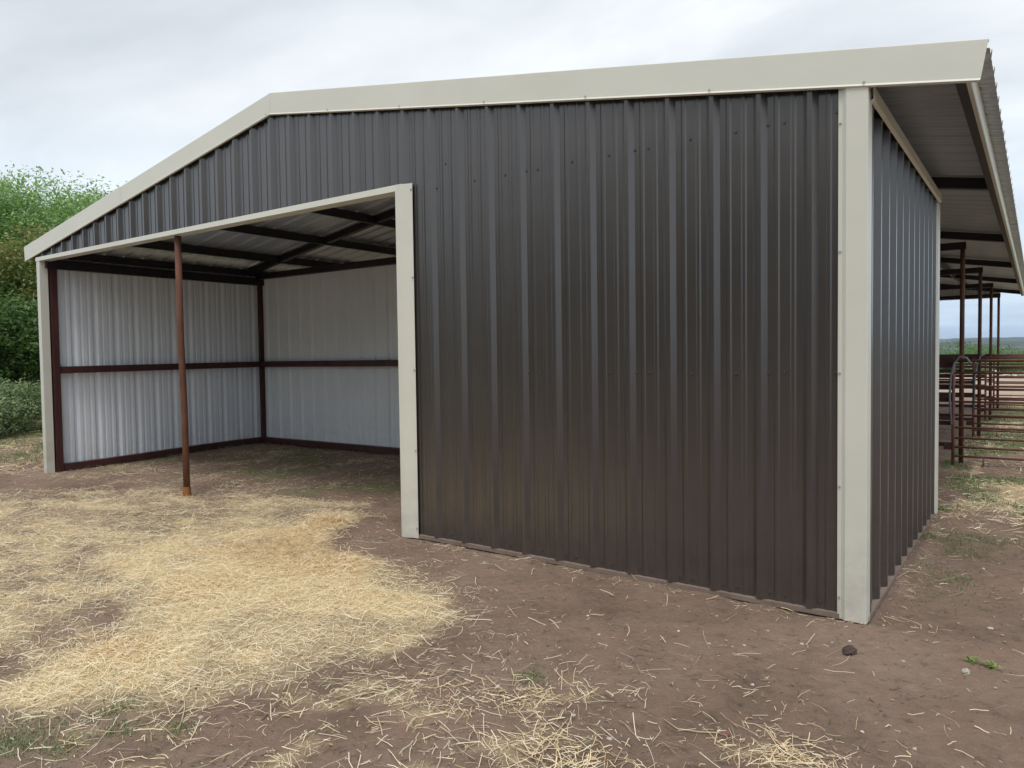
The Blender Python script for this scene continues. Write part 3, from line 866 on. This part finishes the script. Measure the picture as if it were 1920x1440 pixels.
def strands(X, Y, lmin, lmax, w, lift, seed, curl=1.0, seg=3):
    r = np.random.default_rng(seed); n = len(X)
    L = lmin + (lmax - lmin) * r.random(n) ** 2.2
    a = r.uniform(0, 2 * np.pi, n); kink = r.normal(size=n) * curl
    P = np.zeros((n, seg + 1, 3)); x = X.copy(); y = Y.copy()
    zt_ = gz(X, Y) + .003 + lift * r.random(n) ** 2
    tilt = r.normal(size=n) * .12 * (lift > 0)
    for i in range(seg + 1):
        P[:, i, 0] = x; P[:, i, 1] = y
        gl = gz(x, y) + .003
        P[:, i, 2] = np.maximum(gl, zt_ + tilt * (i / seg - .5) * L * 2 + .25 * lift * np.sin(np.pi * i / seg) * r.random(n))
        x = x + np.cos(a) * L / seg; y = y + np.sin(a) * L / seg; a = a + kink * r.normal(size=n) * .5
    d = P[:, -1] - P[:, 0]; d /= np.linalg.norm(d, axis=1)[:, None] + 1e-9
    up = r.normal(size=(n, 3)) * .5; up[:, 2] += 1
    s = np.cross(d, up); s /= np.linalg.norm(s, axis=1)[:, None] + 1e-9
    ww = (w * (.5 + r.random(n)))[:, None, None]
    A = P + s[:, None, :] * ww * .5; B = P - s[:, None, :] * ww * .5
    V = np.stack([A, B], 2).reshape(n, -1, 3)
    base = (np.arange(n) * (seg + 1) * 2)[:, None, None]
    q = np.array([[2 * i, 2 * i + 1, 2 * i + 3, 2 * i + 2] for i in range(seg)])[None] + base
    return V.reshape(-1, 3), q.reshape(-1, 4), n, (seg + 1) * 2


def merge(parts):
    V = []; Qs = []; R = []; b = 0
    for v, q, rnd in parts: V.append(v); Qs.append(q + b); R.append(rnd); b += len(v)
    return np.concatenate(V), np.concatenate(Qs), np.concatenate(R)


AREA = (-12.0, 2.2, -4.1, 5.0)
ar = (AREA[1] - AREA[0]) * (AREA[3] - AREA[2])
NC = int(ar * 4600)
parts_ = []
X, Y = sample(AREA, NC, lambda x, y: straw_density(x, y) ** 1.15, 101)
v, q, n, pv = strands(X, Y, .02, .16, .0025, .022, 102, curl=.7)
gold = ss(1.1 - np.hypot((X + 4.2) / 1.2, (Y + .9) / .7)) * .42
rnd = np.clip(np.random.default_rng(1).normal(.70, .24, n) - gold, 0, .97)
parts_.append((v, q, np.repeat(rnd, pv)))
# a few small heaps where the straw is piled
for (cx, cy, r_, hgt, num) in ((-4.78, -.02, .20, .085, 1500), (-4.72, -.22, .28, .04, 900), (-3.62, -.95, .24, .04, 700), (-3.3, -2.75, .22, .03, 500), (-4.0, -1.9, .3, .035, 700), (-1.10, -1.95, .2, .012, 110), (-.72, -2.30, .2, .02, 150), (0.02, -1.75, .2, .02, 170), (-1.45, -2.15, .25, .012, 110)):
    rg = np.random.default_rng(int(abs(cx * 1000)) + 5)
    X = cx + rg.normal(size=num) * r_ * .55; Y = cy + rg.normal(size=num) * r_ * .45
    v, q, n, pv = strands(X, Y, .04, .15, .0032, hgt, num)
    parts_.append((v, q, np.repeat(np.clip(rg.normal(.5, .2, n), 0, .95), pv)))
# straw blown against the foot of the brown walls
rg = np.random.default_rng(77)
X = np.concatenate([rg.uniform(-3.6, 0, 190), rg.uniform(.06, .16, 90)]); Y = np.concatenate([rg.uniform(-.16, -.06, 190), rg.uniform(0, 3.4, 90)])
v, q, n, pv = strands(X, Y, .02, .10, .0024, .012, 78)
parts_.append((v, q, np.repeat(np.clip(rg.normal(.45, .25, n), 0, .95), pv)))
V_, Q_, R_ = merge(parts_)
st = quads_obj('straw', V_, M['straw'], quads=Q_, attrs={'rnd': R_})
tag(st, 'loose pale yellow straw strewn over the dirt in front of the open bay', 'straw', kind='stuff')
print('straw quads', len(Q_))

# dead grass and stems farther out, on the right and beneath the trees
parts_ = []
X, Y = sample((-.2, 3.2, 2.5, 16), 26000, lambda x, y: straw_density(x, y) * .8 + .12, 111)
v, q, n, pv = strands(X, Y, .05, .2, .006, .02, 112); parts_.append((v, q, np.repeat(np.random.default_rng(2).uniform(.2, 1, n), pv)))
X, Y = sample((-19, -10.9, -2.5, 6), 26000, lambda x, y: .25 + .5 * ss((vnoise(x, y, .7, 3, 31) - .45) / .2), 113)
v, q, n, pv = strands(X, Y, .05, .22, .007, .03, 114); parts_.append((v, q, np.repeat(np.random.default_rng(3).uniform(0, .9, n), pv)))
V_, Q_, R_ = merge(parts_)
tag(quads_obj('dead_grass', V_, M['straw'], quads=Q_, attrs={'rnd': R_}), 'dry dead grass and stems lying on the ground around the shed', 'dead grass', kind='stuff')

# dark short fibres and roots pressed into the dirt
X, Y = sample((-7, 2.2, -4.0, 2.5), 26000, lambda x, y: .12 + .3 * ss((vnoise(x, y, .5, 2, 33) - .45) / .2), 115)
v, q, n, pv = strands(X, Y, .015, .06, .0024, .004, 116)
tag(quads_obj('trodden_roots', v, M['bark'], quads=q), 'short dark roots and fibres trodden into the bare dirt', 'roots', kind='stuff')


def blades(X, Y, hmin, hmax, w, seed, spread=.6):
    r = np.random.default_rng(seed); n = len(X); h = r.uniform(hmin, hmax, n)
    a = r.uniform(0, 2 * np.pi, n); ln = r.random(n) * spread * 1.6
    z0_ = gz(X, Y) - .004
    dx, dy = np.cos(a), np.sin(a); px, py = -dy * w * .5, dx * w * .5
    P0 = np.stack([X, Y, z0_], 1); P1 = P0 + np.stack([dx * h * ln * .35, dy * h * ln * .35, h * .6], 1); P2 = P0 + np.stack([dx * h * ln, dy * h * ln, h * (1 - .3 * ln)], 1)
    s = np.stack([px, py, np.zeros(n)], 1)
    V = np.stack([P0 - s, P0 + s, P1 + s * .8, P1 - s * .8, P2 + s * .15, P2 - s * .15], 1)
    b = (np.arange(n) * 6)[:, None, None]
    q = np.array([[0, 1, 2, 3], [3, 2, 4, 5]])[None] + b
    return V.reshape(-1, 3), q.reshape(-1, 4), n, 6


parts_ = []
for area, num, hh, w, sd_ in (((-2.9, -2.0, -3.75, -2.95), 9000, (.008, .028), .0035, 207), ((-1.4, -1.05, -1.9, -1.55), 1200, (.01, .03), .0035, 209), ((-.3, .6, 1.1, 2.8), 6000, (.01, .04), .004, 211), ((-12, 2.0, -4.0, 4.9), 260000, (.008, .03), .0035, 201), ((-.3, 4, 3.6, 22), 70000, (.02, .06), .008, 203), ((-20, -11.2, -3, 7), 60000, (.03, .12), .010, 205)):
    X, Y = sample(area, num, green_density, sd_)
    k = ~((X > -3.6) & (X < 0) & (Y > -.05) & (Y < 3.7)); X, Y = X[k], Y[k]
    v, q, n, pv = blades(X, Y, hh[0], hh[1], w, sd_ + 1, 1.0); parts_.append((v, q, np.repeat(np.random.default_rng(sd_).random(n), pv)))
V_, Q_, R_ = merge(parts_)
tag(quads_obj('grass', V_, M['grass'], quads=Q_, attrs={'rnd': R_}), 'sparse green grass coming up in patches through the dirt and straw', 'grass', kind='stuff')

# dry leaves on the dirt
r = np.random.default_rng(9)
n = 260; X = r.uniform(-5, 1.2, n); Y = r.uniform(-4.0, 1.6, n); k = (Y < -.1) | (X > .15); X, Y = X[k], Y[k]; n = len(X)
X2 = r.uniform(-20, -11, 2500); Y2 = r.uniform(-3, 7, 2500); X = np.concatenate([X, X2]); Y = np.concatenate([Y, Y2]); n = len(X)
a = r.uniform(0, 6.28, n); s = r.uniform(.006, .017, n); s[-2500:] *= 2.6
z = gz(X, Y) + .006; cx, cy = np.cos(a), np.sin(a)
q = np.stack([np.stack([X - cx * s, Y - cy * s, z], 1), np.stack([X - cy * s * .45, Y + cx * s * .45, z + s * .3], 1), np.stack([X + cx * s, Y + cy * s, z + .002], 1), np.stack([X + cy * s * .45, Y - cx * s * .45, z + s * .25], 1)], 1)
tag(quads_obj('fallen_leaves', q.reshape(-1, 3), M['dry_leaf'], quads=np.arange(n * 4).reshape(n, 4), attrs={'rnd': np.repeat(r.random(n), 4)}), 'small dry yellow leaves scattered on the dirt', 'fallen leaves', kind='stuff')

# pebbles: low faceted lumps
def lump(rad, seed, flat=.6, sub=2):
    import bmesh
    bm = bmesh.new(); bmesh.ops.create_icosphere(bm, subdivisions=sub, radius=rad); rg = random.Random(seed)
    ph = [rg.uniform(0, 6) for _ in range(6)]
    for v in bm.verts:
        d = v.co.normalized(); k = 1 + .16 * math.sin(3 * d.x + ph[0]) + .14 * math.sin(4 * d.y + ph[1]) + .10 * math.sin(7 * d.z + 5 * d.x + ph[2]) + rg.uniform(-.06, .06)
        v.co = d * rad * k; v.co.z *= flat
    V = [tuple(v.co) for v in bm.verts]; F = [[v.index for v in f.verts] for f in bm.faces]; bm.free(); return V, F
lib = [lump(1, s, .55, 1) for s in range(5)]
V_ = []; F_ = []; R_ = []; b = 0
for i in range(5200):
    x = random.uniform(-6, 1.9); y = random.uniform(-4, 4.5)
    if -3.65 < x < .02 and -.06 < y < 3.7: continue
    s = .0024 + .011 * random.random() ** 5; z = float(gz(x, y)); v, f = lib[i % 5]
    c_ = random.random() ** 1.6
    V_ += [(x + p_[0] * s, y + p_[1] * s, z + p_[2] * s) for p_ in v]; F_ += [[b + j for j in q] for q in f]; R_ += [c_] * len(v); b += len(v)
tag(mesh_obj('pebbles', V_, F_, M['pebble'], attrs={'rnd': R_}), 'fine gravel and crumbs of soil scattered on the dirt', 'pebbles', kind='stuff')


def rock(name, x, y, rad, flat, mat, lab, cat, sub=3, seed=1):
    v, f = lump(rad, seed, flat, sub)
    o = mesh_obj(name, v, f, mat, loc=(x, y, float(gz(x, y)) + rad * flat * .45)); tag(o, lab, cat); o.rotation_euler[2] = seed; return o
clod_m = steel('clod_soil', (.05, .032, .028), (.075, .050, .042), (.11, .075, .06), .95)
clod2_m = steel('red_stone', (.12, .06, .05), (.17, .09, .075), (.22, .13, .11), .9)
pale_m = steel('pale_stone', (.30, .26, .22), (.46, .42, .36), (.62, .59, .53), .9)
rock('soil_clod', 0.0, -.53, .040, .55, clod_m, 'dark brown clod of soil on bare dirt below the right corner trim', 'clod', seed=3)
rock('stone', .53, -.47, .020, .75, pale_m, 'small whitish stone beside the green weeds at the right', 'stone', seed=4)
rock('stone', -.27, -1.70, .022, .5, clod2_m, 'reddish flat stone beside the straw clump at the bottom right', 'stone', seed=5)
rock('stone', .60, .30, .014, .6, pale_m, 'tiny pale stone on the dirt farther along the right wall', 'stone', seed=6)
for i, (x, y, s) in enumerate(((-3.6, 50, .45), (-1.9, 52, .35), (-1.2, 49, .5), (-.6, 50, .4), (.1, 49, .55), (.5, 51, .4))):
    o = rock('boulder', x, y, s, .5, pale_m, ['pale boulder far across the paddock, nearest the rear corner trim', 'pale boulder far across the paddock, between the second and third roof posts', 'pale boulder far across the paddock, just right of the last roof post', 'small pale boulder far across the paddock, left of the pair at the photo edge', 'largest pale boulder far across the paddock near the right photo edge', 'pale boulder far across the paddock, last before the right photo edge'][i], 'boulder', seed=20 + i)
    o['group'] = 'pale boulders across the paddock'


def weed(x, y, n, h, lab, seed):
    rg = random.Random(seed); mb = MB(); z = float(gz(x, y)); R_ = []
    t = empty('weed', (x, y, z)); tag(t, lab, 'weed')
    for i in range(n):
        a = rg.uniform(0, 6.28); l = h * rg.uniform(.6, 1.2); tl = rg.uniform(.3, 1.5); w = .006
        d = Vector((math.cos(a), math.sin(a), 0)); s = Vector((-d.y, d.x, 0)) * w
        p0 = Vector((rg.uniform(-.012, .012), rg.uniform(-.012, .012), -.004)); p1 = p0 + d * l * tl * .35 + Vector((0, 0, l * .55)); p2 = p0 + d * l * tl * .9 + Vector((0, 0, l * (.95 - .4 * tl)))
        mb.add([p0 - s * .6, p0 + s * .6, p1 + s, p1 - s, p2], [[0, 1, 2, 3], [3, 2, 4]]); R_ += [rg.uniform(.4, 1)] * 5
    mesh_obj('leaves', mb.v, mb.f, M['weed'], t, attrs={'rnd': R_})
M['weed'] = fol_mat('weed_leaves', [(0, (.12, .18, .04)), (.6, (.26, .34, .10)), (1, (.45, .48, .20))], .35)
weed(.545, -.31, 14, .055, 'upright tuft of fresh green grass beside the whitish stone', 1)
weed(.635, -.33, 20, .050, 'spreading green grass tuft nearest the right edge of the photo', 2)

# longer single straws and twigs lying on the bare dirt
def stem(pts, r_, lab, mat, name='twig'):
    mb = MB(); mb.tube([(x, y, float(gz(x, y)) + .006 + z) for x, y, z in pts], r_, 6); o = mb.build(name, mat, None, True); tag(o, lab, 'twig')
straw_solid = steel('dry_stalk', (.42, .33, .19), (.52, .43, .27), (.60, .52, .36), .7)
twig_m = steel('brown_twig', (.13, .08, .055), (.20, .13, .09), (.28, .20, .14), .8)
stem([(-1.965, -2.798, 0), (-2.019, -2.673, .012), (-2.08, -2.60, .016), (-2.128, -2.53, .004)], .0030, 'brown twig poking from the lower edge of the straw', twig_m)
stem([(-1.79, -2.563, 0), (-1.801, -2.484, .004), (-1.775, -2.42, .005), (-1.74, -2.33, .001)], .0026, 'long pale curved stalk right of the brown twig in the foreground', straw_solid)
stem([(-.53, -1.742, 0), (-.451, -1.782, .003), (-.361, -1.766, .003), (-.257, -1.696, 0)], .0026, 'long pale stalk bowed across the dirt at the bottom right, crossed by a short one', straw_solid)
stem([(-.27, -1.822, .004), (-.29, -1.74, .007), (-.305, -1.673, .004)], .0024, 'short pale stalk lying across the long bowed one', straw_solid)
stem([(-.856, -2.268, 0), (-.839, -2.142, .004), (-.861, -2.017, 0)], .0028, 'pale bent stalk on the dirt at the bottom centre of the photo', straw_solid)
stem([(-2.50, -2.913, 0), (-2.40, -2.90, .006), (-2.33, -2.94, .008), (-2.25, -3.0, .003), (-2.191, -3.051, 0)], .0026, 'pale kinked stalk at the lower left, beside the green sprouts', straw_solid)
stem([(-.0, 1.03, 0), (.06, 1.22, .012), (.12, 1.27, .01), (.2, 1.25, 0)], .0022, 'pale bowed stalk leaning by the foot of the brown side wall', straw_solid)
print('screws', nscrew)

# ------------------------------------------------------------------ air
hz_m = bpy.data.materials.new('haze_air'); hz_m.use_nodes = True; t = hz_m.node_tree; t.nodes.clear()
o_ = t.nodes.new('ShaderNodeOutputMaterial'); pv_ = t.nodes.new('ShaderNodeVolumePrincipled')
pv_.inputs['Color'].default_value = (.62, .78, 1.0, 1); pv_.inputs['Density'].default_value = .00012; pv_.inputs['Anisotropy'].default_value = .2
t.links.new(pv_.outputs[0], o_.inputs['Volume'])
mb = MB(); mb.box(-6500, 6500, -6500, 6500, -40, 110); hz_o = mb.build('haze', hz_m); tag(hz_o, 'thin blue haze fading the far hills', 'haze', kind='stuff')
